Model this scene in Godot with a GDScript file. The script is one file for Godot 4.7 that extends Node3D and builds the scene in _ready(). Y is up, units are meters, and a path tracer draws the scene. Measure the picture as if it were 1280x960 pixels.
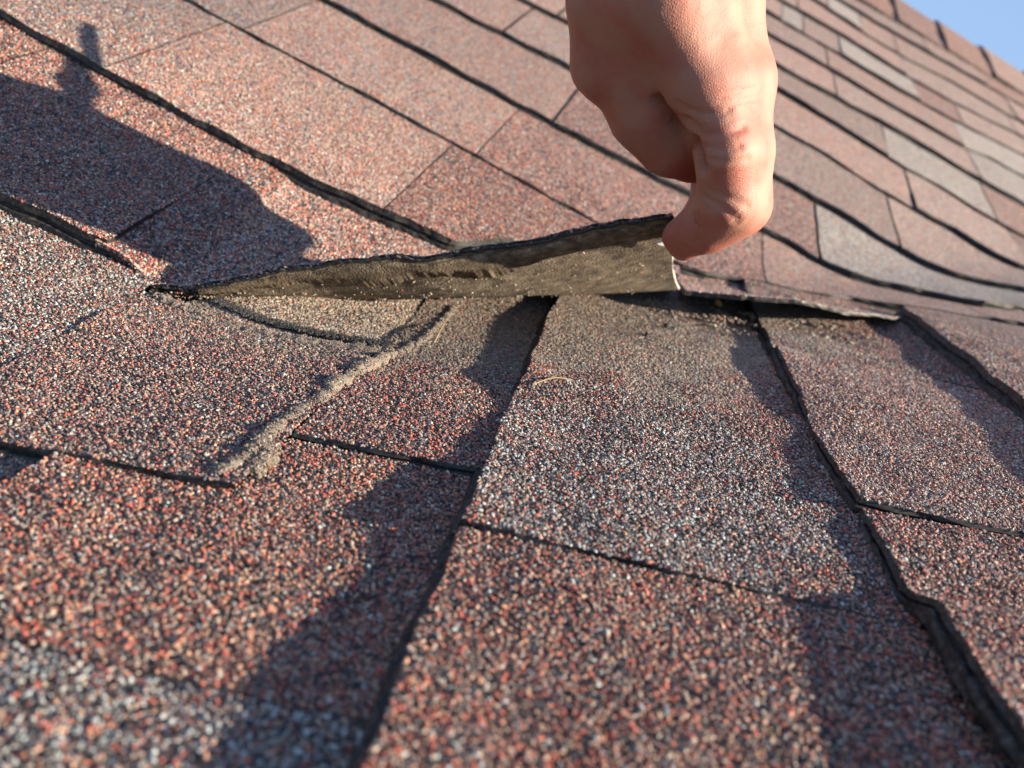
extends Node3D
# A roof valley where two shingled slopes meet; a hand lifts the corner of one shingle.
# World: +x runs along the eave of the far slope (and up the near slope), -z runs up the far slope, y is up.
# Plan grid: the far slope's courses lie at steps of about 0.104 in z, the near slope's at 0.105 in x.

const PITCH := 0.38194          # rise over run of both slopes
const SOFT := 0.06              # the valley is rounded over this width
const EYE := Vector3(-0.11221, 0.07669, 0.52523)

var rng := RandomNumberGenerator.new()
var wob := FastNoiseLite.new()
var mats := {}
var grain_mesh: ArrayMesh
var grain_mat: StandardMaterial3D
var turns: Array[Basis] = []
var n_grains := 0

# granule colours, linear
const TONES := [
	Color(0.022, 0.021, 0.022), Color(0.085, 0.087, 0.098), Color(0.16, 0.062, 0.054), Color(0.45, 0.118, 0.078), Color(0.47, 0.265, 0.165),
	Color(0.43, 0.335, 0.255), Color(0.45, 0.485, 0.465), Color(0.285, 0.245, 0.188), Color(0.23, 0.185, 0.16), Color(0.265, 0.22, 0.22)]
const MIXES := {
	"red": [0.25, 0.11, 0.11, 0.18, 0.10, 0.06, 0.05, 0.0, 0.10, 0.04],
	"orange": [0.23, 0.08, 0.09, 0.20, 0.15, 0.09, 0.03, 0.0, 0.10, 0.03],
	"grey": [0.24, 0.11, 0.05, 0.10, 0.06, 0.07, 0.20, 0.0, 0.12, 0.05],
	"brown": [0.20, 0.12, 0.10, 0.10, 0.10, 0.08, 0.03, 0.0, 0.19, 0.08],
	"pink": [0.05, 0.09, 0.08, 0.15, 0.14, 0.14, 0.09, 0.0, 0.15, 0.11],
	"rose": [0.06, 0.12, 0.09, 0.11, 0.10, 0.12, 0.12, 0.0, 0.16, 0.12],
	"pale": [0.05, 0.09, 0.03, 0.04, 0.06, 0.16, 0.33, 0.0, 0.14, 0.10],
	"dust": [0.04, 0.03, 0.02, 0.02, 0.05, 0.12, 0.05, 0.45, 0.17, 0.05],
}


func _ready() -> void:
	rng.seed = 7
	# --- camera
	var cam := Camera3D.new()
	cam.name = "camera"
	cam.fov = 52.99
	cam.near = 0.01
	cam.far = 4000.0
	cam.transform = Transform3D(Basis(Vector3(0.87727, 0.45691, -0.14705), Vector3(-0.47900, 0.81371, -0.32929), Vector3(-0.03080, 0.35931, 0.93271)), EYE)
	var lens := CameraAttributesPhysical.new()
	lens.frustum_focal_length = 6.8
	lens.exposure_aperture = 2.7
	lens.frustum_focus_distance = 0.275
	cam.attributes = lens
	add_child(cam)
	cam.fov = 52.99
	# --- sky, sun, exposure
	var we := WorldEnvironment.new()
	we.name = "world_environment"
	var env := Environment.new()
	env.background_mode = Environment.BG_SKY
	var sky := Sky.new()
	var sm := ProceduralSkyMaterial.new()
	sm.sky_top_color = Color(0.54, 0.66, 0.85)
	sm.sky_horizon_color = Color(0.69, 0.85, 0.99)
	sm.sky_curve = 0.16
	sm.ground_horizon_color = Color(0.55, 0.56, 0.52)
	sm.ground_bottom_color = Color(0.22, 0.24, 0.19)
	sm.sky_energy_multiplier = 0.62
	sm.ground_energy_multiplier = 0.6
	sky.sky_material = sm
	env.sky = sky
	env.tonemap_mode = Environment.TONE_MAPPER_LINEAR
	env.tonemap_exposure = 3.3
	env.sdfgi_enabled = true
	env.ssao_enabled = true
	env.ssil_enabled = true
	we.environment = env
	add_child(we)
	var sun := DirectionalLight3D.new()
	sun.name = "sun"
	sun.light_energy = 1.6
	sun.light_color = Color(1.0, 0.93, 0.83)
	sun.light_angular_distance = 0.5
	sun.shadow_enabled = true
	sun.transform = Transform3D(Basis.looking_at(Vector3(-0.852, -0.523, -0.003), Vector3.UP), Vector3(3, 2, 1))
	add_child(sun)

	wob.seed = 11
	wob.noise_type = FastNoiseLite.TYPE_SIMPLEX_SMOOTH
	wob.frequency = 1.0
	wob.fractal_type = FastNoiseLite.FRACTAL_NONE
	make_materials()
	make_grain()
	build_setting()
	build_far_slope()
	build_near_slope()
	build_lifted_shingle()
	build_debris()
	build_person()
	print("granules ", n_grains)


# ---------------------------------------------------------------- helpers
func srf(x: float, z: float) -> float:
	var s := x + z
	return PITCH * 0.5 * (x - z + sqrt(s * s + SOFT * SOFT))


func on(x: float, z: float, up := 0.0) -> Vector3:
	return Vector3(x, srf(x, z) + up, z)


func srf_normal(x: float, z: float) -> Vector3:
	var s := x + z
	var q := s / sqrt(s * s + SOFT * SOFT)
	return Vector3(-PITCH * 0.5 * (1.0 + q), 1.0, -PITCH * 0.5 * (q - 1.0)).normalized()


func tag(o: Node, label := "", category := "", group := "", kind := "") -> void:
	if label: o.set_meta("label", label)
	if category: o.set_meta("category", category)
	if group: o.set_meta("group", group)
	if kind: o.set_meta("kind", kind)


var taken := {}
func put(o: Node3D, called: String, parent: Node = self) -> void:
	var key := str(parent.get_instance_id()) + called
	var k: int = taken.get(key, 0)
	taken[key] = k + 1
	o.name = called if k == 0 else "%s_%03d" % [called, k]
	parent.add_child(o, true)


func part(called: String, m: Mesh, parent: Node, mat: Material = null) -> MeshInstance3D:
	var o := MeshInstance3D.new()
	o.mesh = m
	if mat: o.material_override = mat
	put(o, called, parent)
	return o


func lerp_table(t: Array, b: float) -> float:     # t: [[b, a], ...] sorted by b
	if b <= t[0][0]: return t[0][1]
	for i in range(1, t.size()):
		if b <= t[i][0]:
			var f: float = (b - t[i - 1][0]) / (t[i][0] - t[i - 1][0])
			return lerpf(t[i - 1][1], t[i][1], f)
	return t[-1][1]


func curve_at(pts: Array, t: float) -> Vector3:     # Catmull-Rom through evenly spaced points
	var n := pts.size() - 1
	var f := clampf(t, 0.0, 1.0) * n
	var i := mini(int(f), n - 1)
	var a: Vector3 = pts[maxi(i - 1, 0)]
	var b: Vector3 = pts[i]
	var c: Vector3 = pts[i + 1]
	var d: Vector3 = pts[mini(i + 2, n)]
	return b.cubic_interpolate(c, a, d, f - i)


func tone(mix: String) -> Color:
	var r := rng.randf()
	var w: Array = MIXES[mix]
	for i in w.size():
		r -= w[i]
		if r <= 0.0:
			var c: Color = TONES[i]
			var k := rng.randf_range(0.75, 1.25)
			return Color(c.r * k, c.g * k, c.b * k)
	return TONES[1]


# ---------------------------------------------------------------- materials
func noise_tex(size: int, noise: FastNoiseLite, ramp: Gradient = null, as_normal := false, strength := 4.0) -> NoiseTexture2D:
	var t := NoiseTexture2D.new()
	t.width = size
	t.height = size
	t.seamless = true
	t.seamless_blend_skirt = 0.04
	t.noise = noise
	if ramp: t.color_ramp = ramp
	if as_normal:
		t.as_normal_map = true
		t.bump_strength = strength
	return t


func cells(seed_: int, freq: float, ret: int) -> FastNoiseLite:
	var n := FastNoiseLite.new()
	n.noise_type = FastNoiseLite.TYPE_CELLULAR
	n.cellular_distance_function = FastNoiseLite.DISTANCE_EUCLIDEAN
	n.cellular_return_type = ret
	n.cellular_jitter = 1.0
	n.fractal_type = FastNoiseLite.FRACTAL_NONE
	n.seed = seed_
	n.frequency = freq
	return n


func simplex(seed_: int, freq: float, oct := 4) -> FastNoiseLite:
	var n := FastNoiseLite.new()
	n.noise_type = FastNoiseLite.TYPE_SIMPLEX_SMOOTH
	n.fractal_type = FastNoiseLite.FRACTAL_FBM
	n.fractal_octaves = oct
	n.seed = seed_
	n.frequency = freq
	return n


func ramp_of(mix: String) -> Gradient:
	# cell values run from 0 to 1; one step for each share of a tone, tones split so that neighbours in the ramp vary
	var g := Gradient.new()
	g.interpolation_mode = Gradient.GRADIENT_INTERPOLATE_CONSTANT
	var offs := PackedFloat32Array()
	var cols := PackedColorArray()
	var w: Array = MIXES[mix]
	var at := 0.0
	for rep in 2:
		for i in w.size():
			if w[i] <= 0.0: continue
			var k := 0.85 if rep == 0 else 1.15
			var c: Color = TONES[i]
			offs.append(at)
			cols.append(Color(c.r * k, c.g * k, c.b * k).linear_to_srgb())
			at += w[i] * 0.5
	g.offsets = offs
	g.colors = cols
	return g


func make_materials() -> void:
	var bump := noise_tex(1024, cells(5, 0.18, FastNoiseLite.RETURN_DISTANCE), null, true, 5.0)
	for mix in MIXES:
		var m := StandardMaterial3D.new()
		m.resource_name = "granules_" + mix
		m.albedo_texture = noise_tex(1024, cells(5, 0.18, FastNoiseLite.RETURN_CELL_VALUE), ramp_of(mix))
		m.normal_enabled = true
		m.normal_texture = bump
		m.normal_scale = -1.0
		m.roughness = 0.72
		m.vertex_color_use_as_albedo = true
		mats[mix] = m
	var a := StandardMaterial3D.new()      # asphalt that shows between the granules and at cut edges
	a.resource_name = "asphalt"
	a.albedo_color = Color(1, 1, 1)
	a.vertex_color_use_as_albedo = true
	a.roughness = 0.85
	mats["asphalt"] = a
	var e := StandardMaterial3D.new()
	e.resource_name = "asphalt_edge"
	var g := Gradient.new()
	g.offsets = PackedFloat32Array([0.0, 0.45, 0.62, 0.8])
	g.colors = PackedColorArray([Color(0.05, 0.05, 0.055), Color(0.09, 0.088, 0.088), Color(0.17, 0.16, 0.155), Color(0.30, 0.285, 0.28)])
	e.albedo_texture = noise_tex(512, simplex(3, 0.06, 3), g)
	e.uv1_triplanar = true
	e.uv1_scale = Vector3(14, 14, 14)
	e.roughness = 0.6
	mats["edge"] = e
	var f := StandardMaterial3D.new()      # the back of a shingle: sanded, dusty, stained
	f.resource_name = "sanded_back"
	var h := Gradient.new()
	h.offsets = PackedFloat32Array([0.0, 0.3, 0.46, 0.6, 0.74, 1.0])
	h.colors = PackedColorArray([Color(0.13, 0.11, 0.09), Color(0.30, 0.265, 0.22), Color(0.41, 0.37, 0.31), Color(0.48, 0.435, 0.37), Color(0.55, 0.51, 0.44), Color(0.72, 0.69, 0.62)])
	f.albedo_texture = noise_tex(1024, simplex(21, 0.012, 7), h)
	f.normal_enabled = true
	f.normal_texture = noise_tex(512, simplex(22, 0.16, 3), null, true, 3.0)
	f.normal_scale = 0.7
	f.detail_enabled = true
	var fine := Gradient.new()
	fine.offsets = PackedFloat32Array([0.0, 0.4, 0.6, 1.0])
	fine.colors = PackedColorArray([Color(0.45, 0.43, 0.4), Color(0.8, 0.78, 0.75), Color(1, 1, 1), Color(1, 1, 1)])
	f.detail_albedo = noise_tex(512, simplex(23, 0.2, 2), fine)
	f.detail_blend_mode = BaseMaterial3D.BLEND_MODE_MUL
	f.detail_uv_layer = BaseMaterial3D.DETAIL_UV_1
	f.roughness = 0.9
	f.uv1_triplanar = true
	f.uv1_scale = Vector3(11, 11, 11)
	mats["back"] = f
	var f2: StandardMaterial3D = f.duplicate()
	f2.resource_name = "sanded_strip"
	f2.albedo_color = Color(1.0, 0.98, 0.95)
	f2.albedo_texture = f.albedo_texture
	f2.uv1_offset = Vector3(0.3, 0.1, 0.7)
	mats["strip"] = f2
	var d := StandardMaterial3D.new()
	d.resource_name = "packed_dust"
	d.vertex_color_use_as_albedo = true
	d.roughness = 0.95
	mats["dust_grain"] = d


func make_grain() -> void:
	# one crushed stone: an icosahedron pushed out of shape, flat faces
	var p := (1.0 + sqrt(5.0)) / 2.0
	var v := [Vector3(-1, p, 0), Vector3(1, p, 0), Vector3(-1, -p, 0), Vector3(1, -p, 0), Vector3(0, -1, p), Vector3(0, 1, p), Vector3(0, -1, -p), Vector3(0, 1, -p), Vector3(p, 0, -1), Vector3(p, 0, 1), Vector3(-p, 0, -1), Vector3(-p, 0, 1)]
	var f := [[0, 11, 5], [0, 5, 1], [0, 1, 7], [0, 7, 10], [0, 10, 11], [1, 5, 9], [5, 11, 4], [11, 10, 2], [10, 7, 6], [7, 1, 8], [3, 9, 4], [3, 4, 2], [3, 2, 6], [3, 6, 8], [3, 8, 9], [4, 9, 5], [2, 4, 11], [6, 2, 10], [8, 6, 7], [9, 8, 1]]
	var st := SurfaceTool.new()
	st.begin(Mesh.PRIMITIVE_TRIANGLES)
	st.set_smooth_group(-1)
	var q: Array[Vector3] = []
	for a in v:
		q.append((a as Vector3).normalized() * rng.randf_range(0.72, 1.18) * Vector3(1.1, 0.85, 0.95))
	for t in f:
		for k in [0, 2, 1]:
			st.add_vertex(q[t[k]])
	st.generate_normals()
	grain_mat = StandardMaterial3D.new()
	grain_mat.resource_name = "ceramic_granule"
	grain_mat.vertex_color_use_as_albedo = true
	grain_mat.roughness = 0.55
	st.set_material(grain_mat)
	grain_mesh = st.commit()
	for i in 256:
		var k := rng.randf_range(0.27, 0.47) if rng.randf() < 0.8 else rng.randf_range(0.45, 0.72)
		var lay := Basis(Vector3(rng.randfn(), 0.0, rng.randfn()).normalized(), rng.randfn() * 0.6) * Basis(Vector3.UP, rng.randf() * TAU)
		turns.append(lay * Basis.from_scale(Vector3(rng.randf_range(1.0, 1.45), 0.85, rng.randf_range(0.8, 1.1)) * k * 0.001))


func scatter(parent: Node, where: Array[Vector3], cols: PackedColorArray, called := "granules", big := 1.0) -> void:
	if where.size() < 12: return
	var mm := MultiMesh.new()
	mm.transform_format = MultiMesh.TRANSFORM_3D
	mm.use_colors = true
	mm.mesh = grain_mesh
	mm.instance_count = where.size()
	for i in where.size():
		mm.set_instance_transform(i, Transform3D(turns[rng.randi() & 255] if big == 1.0 else turns[rng.randi() & 255].scaled(Vector3.ONE * big * rng.randf_range(0.4, 1.0)), where[i]))
		mm.set_instance_color(i, cols[i])
	var o := MultiMeshInstance3D.new()
	o.multimesh = mm
	tag(o, "", "", "", "stuff")
	put(o, called, parent)
	n_grains += where.size()


func in_reach(p: Vector3) -> bool:      # in the photograph or a step beside it: farther out the coarse surface is enough
	var q := p - EYE
	var away := q.dot(Vector3(0.03080, -0.35931, -0.93271))
	return away > 0.0 and absf(q.dot(Vector3(0.87727, 0.45691, -0.14705))) < away * 0.86 and absf(q.dot(Vector3(-0.47900, 0.81371, -0.32929))) < away * 0.68


func dust_at(x: float, z: float) -> float:      # how much roof dust covers the places that the lifted shingles used to cover
	var k := 0.0
	var n := wob.get_noise_2d(x * 38.0, z * 38.0) * 0.022 + wob.get_noise_2d(x * 140.0, z * 140.0) * 0.012
	if x < -0.155: k = smoothstep(0.262, 0.232, z + n * 0.3)
	elif x < -0.10: k = smoothstep(0.262, 0.205, z + n)
	elif x < 0.008: k = smoothstep(0.255, 0.20, z + n * 1.3 + maxf(0.0, x + 0.03) * 1.8)
	elif x < 0.12: k = smoothstep(0.14, 0.118, z + n * 0.5) * smoothstep(0.085, 0.035, x + n)
	if x + z < 0.0 and x < -0.24: k = 0.0
	return k


# ---------------------------------------------------------------- one shingle tab
# axis 0: far slope, the butt runs along x at z = a0(x), the top at z = a1(x); axis 1: near slope, the butt runs along z at x = a0, the top at x = a1
class Tab:
	var axis := 0
	var a0: Array
	var a1: Array
	var b0 := [0.0, 0.0]      # at the butt, at the top
	var b1 := [0.0, 0.0]
	var th := 0.005
	var base := 0.0
	var flat := false
	var mix := "red"
	var mix2 := ""            # towards larger b or as a patch
	var patch := Vector3.ZERO # x, z, radius of a patch of mix2
	var lift: Array = []      # [[b, height]...] at the butt
	var shade := 1.0
	var two := true
	var thin: Array = []      # [[b, factor]...] for the thickness
	var near := false
	var gain := 1.0           # overall tone of its granules


func tab_point(t: Tab, u: float, v: float) -> Vector3:
	var b := lerpf(lerpf(t.b0[0], t.b0[1], v), lerpf(t.b1[0], t.b1[1], v), u)
	var w := wob.get_noise_2d(b * 28.0, t.a0[0][1] * 90.0) * 0.0009 + wob.get_noise_2d(b * 160.0, t.a0[0][1] * 70.0) * 0.0004
	var e := lerpf(lerp_table(t.a0, b) + w, lerp_table(t.a1, b), v)
	var x := b if t.axis == 0 else e
	var z := e if t.axis == 0 else b
	var th := t.th * (lerp_table(t.thin, b) if t.thin.size() else 1.0)
	var h := th if t.flat else th * (1.0 - 0.92 * v)
	h += t.base + 0.0011 * wob.get_noise_2d(x * 22.0 + t.th * 900.0, z * 22.0) * (1.0 - v * 0.6)
	if t.lift.size():
		h += lerp_table(t.lift, b) * pow(1.0 - v, 1.25)
	return Vector3(x, srf(x, z) + maxf(h, 0.0006), z)


func build_tab(parent: Node, t: Tab, called := "shingle") -> MeshInstance3D:
	var pa := tab_point(t, 0.0, 0.0)
	var pb := tab_point(t, 1.0, 0.0)
	var pc := tab_point(t, 0.0, 1.0)
	var mid := tab_point(t, 0.5, 0.5)
	var width := pa.distance_to(pb)
	var dist := minf(mid.distance_to(EYE), minf(pa.distance_to(EYE), pb.distance_to(EYE)))
	var fine := 0.004 if dist < 0.45 else (0.008 if dist < 0.8 else 0.02)
	var nu := clampi(int(width / fine), 4, 70)
	var nv := 10 if dist < 0.45 else (7 if dist < 0.8 else 4)
	var pos := PackedVector3Array()
	var nor := PackedVector3Array()
	var uv := PackedVector2Array()
	var col := PackedColorArray()
	var idx := PackedInt32Array()
	var grid: Array[Vector3] = []
	for j in nv + 1:
		for i in nu + 1:
			grid.append(tab_point(t, float(i) / nu, float(j) / nv))
	var off := Vector2(rng.randf(), rng.randf())
	for j in nv + 1:
		for i in nu + 1:
			var p := grid[j * (nu + 1) + i]
			var dx := grid[j * (nu + 1) + mini(i + 1, nu)] - grid[j * (nu + 1) + maxi(i - 1, 0)]
			var dz := grid[mini(j + 1, nv) * (nu + 1) + i] - grid[maxi(j - 1, 0) * (nu + 1) + i]
			pos.append(p)
			nor.append(dx.cross(dz).normalized())
			uv.append(Vector2(p.x, p.z) * 5.4 + off)
			if t.near:
				var k := dust_at(p.x, p.z)
				col.append(Color(lerpf(0.42, 1.5, k), lerpf(0.42, 1.6, k), lerpf(0.42, 1.3, k)))
			else:
				col.append(Color(t.shade, t.shade, t.shade))
	for j in nv:
		for i in nu:
			var q := j * (nu + 1) + i
			idx.append_array([q, q + nu + 2, q + 1, q, q + nu + 1, q + nu + 2])
	var arr := []
	arr.resize(Mesh.ARRAY_MAX)
	arr[Mesh.ARRAY_VERTEX] = pos
	arr[Mesh.ARRAY_NORMAL] = nor
	arr[Mesh.ARRAY_TEX_UV] = uv
	arr[Mesh.ARRAY_COLOR] = col
	arr[Mesh.ARRAY_INDEX] = idx
	var m := ArrayMesh.new()
	m.add_surface_from_arrays(Mesh.PRIMITIVE_TRIANGLES, arr)
	m.surface_set_material(0, mats[t.mix])
	# the cut edges: two layers, the lower one a little proud, both ragged
	var loop: Array[Vector3] = []
	for j in range(nv, 0, -1): loop.append(grid[j * (nu + 1)])
	for i in nu + 1: loop.append(grid[i])
	for j in range(1, nv + 1): loop.append(grid[j * (nu + 1) + nu])
	var prof := [[0.0, 1.0], [0.0004, 0.66], [-0.0007, 0.55], [-0.0006, 0.46], [0.0013, 0.40], [0.0016, 0.10], [0.0012, -0.25]] if t.two else [[0.0, 1.0], [0.0004, 0.4], [0.0004, -0.3]]
	var rag := (0.0005 if t.lift.is_empty() else 0.00025) if dist < 0.8 else 0.001
	var st := SurfaceTool.new()
	st.begin(Mesh.PRIMITIVE_TRIANGLES)
	st.set_smooth_group(-1)
	var rings := []
	for i in loop.size():
		var tang := loop[mini(i + 1, loop.size() - 1)] - loop[maxi(i - 1, 0)]
		var outw := Vector3(-tang.z, 0.0, tang.x).normalized()
		var h := (t.th + t.base) * (lerp_table(t.thin, lerpf(t.b0[0], t.b1[0], clampf(float(i - nv) / nu, 0.0, 1.0))) if t.thin.size() else 1.0)
		if i < nv or i > nv + nu:
			var p := loop[i]
			h = maxf(p.y - srf(p.x, p.z), 0.001)
		h = minf(h, t.th + t.base)
		var ring: Array[Vector3] = []
		for r in prof.size():
			var jit := 0.0 if r == 0 else rag
			ring.append(loop[i] + outw * (float(prof[r][0]) + rng.randf_range(-jit, jit)) + Vector3.UP * (h * (float(prof[r][1]) - 1.0) + rng.randf_range(-jit, jit) * 0.5))
		rings.append(ring)
	for i in loop.size() - 1:
		for r in prof.size() - 1:
			var qa: Vector3 = rings[i][r]
			var qb: Vector3 = rings[i + 1][r]
			var qc: Vector3 = rings[i + 1][r + 1]
			var qd: Vector3 = rings[i][r + 1]
			for w in [qa, qb, qc, qa, qc, qd]:
				st.add_vertex(w)
	st.generate_normals()
	st.set_material(mats["edge"])
	st.commit(m)
	var o := part(called, m, parent)
	# granules
	if dist < 0.58:
		var area := width * pa.distance_to(pc)
		var count := int(area * 2050000.0)
		var where: Array[Vector3] = []
		var cols := PackedColorArray()
		for k in count:
			var p := tab_point(t, rng.randf(), rng.randf()) if t.lift.size() == 0 else tab_point(t, rng.randf(), rng.randf())
			var d := p.distance_to(EYE)
			if d > 0.42 and rng.randf() < (d - 0.42) / 0.16: continue
			if not in_reach(p): continue
			var mix := t.mix
			if t.mix2 and t.patch.z > 0.0:
				var r := Vector2(p.x - t.patch.x, (p.z - t.patch.y) * 0.8).length() + wob.get_noise_2d(p.x * 60.0, p.z * 60.0) * 0.02
				if rng.randf() < smoothstep(t.patch.z * 1.25, t.patch.z * 0.75, r): mix = t.mix2
			var deep := 1.0
			if t.near and rng.randf() < dust_at(p.x, p.z) * 0.97:
				mix = "dust"
				deep = lerpf(0.66, 1.0, smoothstep(0.05, 0.16, p.x + p.z))   # browner, older dirt towards the valley line
			where.append(p + Vector3(0, rng.randf_range(-0.0001, 0.0003), 0))
			cols.append(tone(mix) * t.gain * deep)
		scatter(o, where, cols)
	return o


# ---------------------------------------------------------------- the setting
func build_setting() -> void:
	var g := MeshInstance3D.new()
	var pm := PlaneMesh.new()
	pm.size = Vector2(3000, 3000)
	g.mesh = pm
	g.position.y = -3.4
	var gm := StandardMaterial3D.new()
	gm.albedo_color = Color(0.10, 0.13, 0.06).linear_to_srgb()
	gm.roughness = 1.0
	g.material_override = gm
	tag(g, "lawn below the roof", "", "", "structure")
	put(g, "ground")


func heights(nx: int, nz: int, x0: float, x1: float, z0: float, z1: float, down: float) -> ArrayMesh:
	var st := SurfaceTool.new()
	st.begin(Mesh.PRIMITIVE_TRIANGLES)
	for i in nx:
		for j in nz:
			var xa := lerpf(x0, x1, float(i) / nx)
			var xb := lerpf(x0, x1, float(i + 1) / nx)
			var za := lerpf(z0, z1, float(j) / nz)
			var zb := lerpf(z0, z1, float(j + 1) / nz)
			for p in [[xa, za], [xb, za], [xb, zb], [xa, za], [xb, zb], [xa, zb]]:
				st.add_vertex(on(p[0], p[1], -down))
	st.generate_normals()
	return st.commit()


const COURSES := [
	[[-1.3, 0.226], [-0.30, 0.226], [0.2, 0.226]],
	[[-1.3, 0.115], [-0.297, 0.116], [-0.226, 0.112], [-0.165, 0.1045], [-0.145, 0.084], [-0.105, 0.058], [-0.06, 0.028], [-0.0365, 0.026]],
	[[-1.3, 0.008], [-0.413, 0.008], [-0.205, 0.004], [-0.063, 0.008], [-0.035, 0.010], [-0.016, 0.006], [0.002, -0.003], [0.082, -0.026], [0.196, -0.033], [0.5, -0.04]],
	[[-1.3, -0.09], [-0.364, -0.091], [-0.19, -0.093], [-0.036, -0.100], [0.007, -0.106], [0.044, -0.105], [0.094, -0.090], [0.149, -0.090], [0.186, -0.086], [0.223, -0.096], [0.5, -0.10]],
	[[-1.3, -0.19], [-0.316, -0.190], [-0.175, -0.203], [0.02, -0.214], [0.089, -0.210], [0.147, -0.198], [0.191, -0.182], [0.256, -0.180], [0.6, -0.19]],
	[[-1.3, -0.285], [-0.267, -0.289], [0.017, -0.331], [0.081, -0.329], [0.155, -0.315], [0.233, -0.312], [0.261, -0.294], [0.298, -0.286], [0.6, -0.29]],
	[[-1.3, -0.42], [0.016, -0.437], [0.087, -0.430], [0.177, -0.416], [0.222, -0.420], [0.266, -0.408], [0.334, -0.404], [0.8, -0.41]],
	[[-1.3, -0.51], [0.063, -0.516], [0.204, -0.522], [0.301, -0.513], [0.8, -0.51]],
	[[-1.3, -0.62], [0.1, -0.617], [0.207, -0.609], [0.289, -0.611], [0.333, -0.629], [0.9, -0.63]],
	[[-1.3, -0.72], [0.088, -0.712], [0.197, -0.700], [0.291, -0.708], [0.417, -0.733], [0.9, -0.73]],
	[[-1.3, -0.83], [0.11, -0.817], [0.207, -0.796], [0.307, -0.801], [0.44, -0.830], [1.0, -0.82]],
	[[-1.3, -0.93], [0.057, -0.938], [0.152, -0.908], [0.228, -0.902], [0.312, -0.918], [0.425, -0.913], [1.1, -0.915]],
	[[-1.3, -1.035], [0.101, -1.036], [0.219, -1.023], [0.349, -1.027], [0.438, -1.031], [1.2, -1.03]],
	[[-1.3, -1.135], [0.149, -1.133], [0.325, -1.146], [0.417, -1.129], [0.503, -1.125], [1.3, -1.13]],
]
const JOINTS := [
	[-0.285], [-0.207, -0.0365], [-0.19, 0.022], [-0.163, 0.069], [-0.05, 0.151], [0.0, 0.182], [-0.08, 0.16, 0.298], [0.094, 0.297],
	[0.083, 0.291], [0.008, 0.044, 0.105, 0.235, 0.307], [0.03, 0.222, 0.425], [0.085, 0.15, 0.2175, 0.444], [0.02, 0.2875]]


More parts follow.
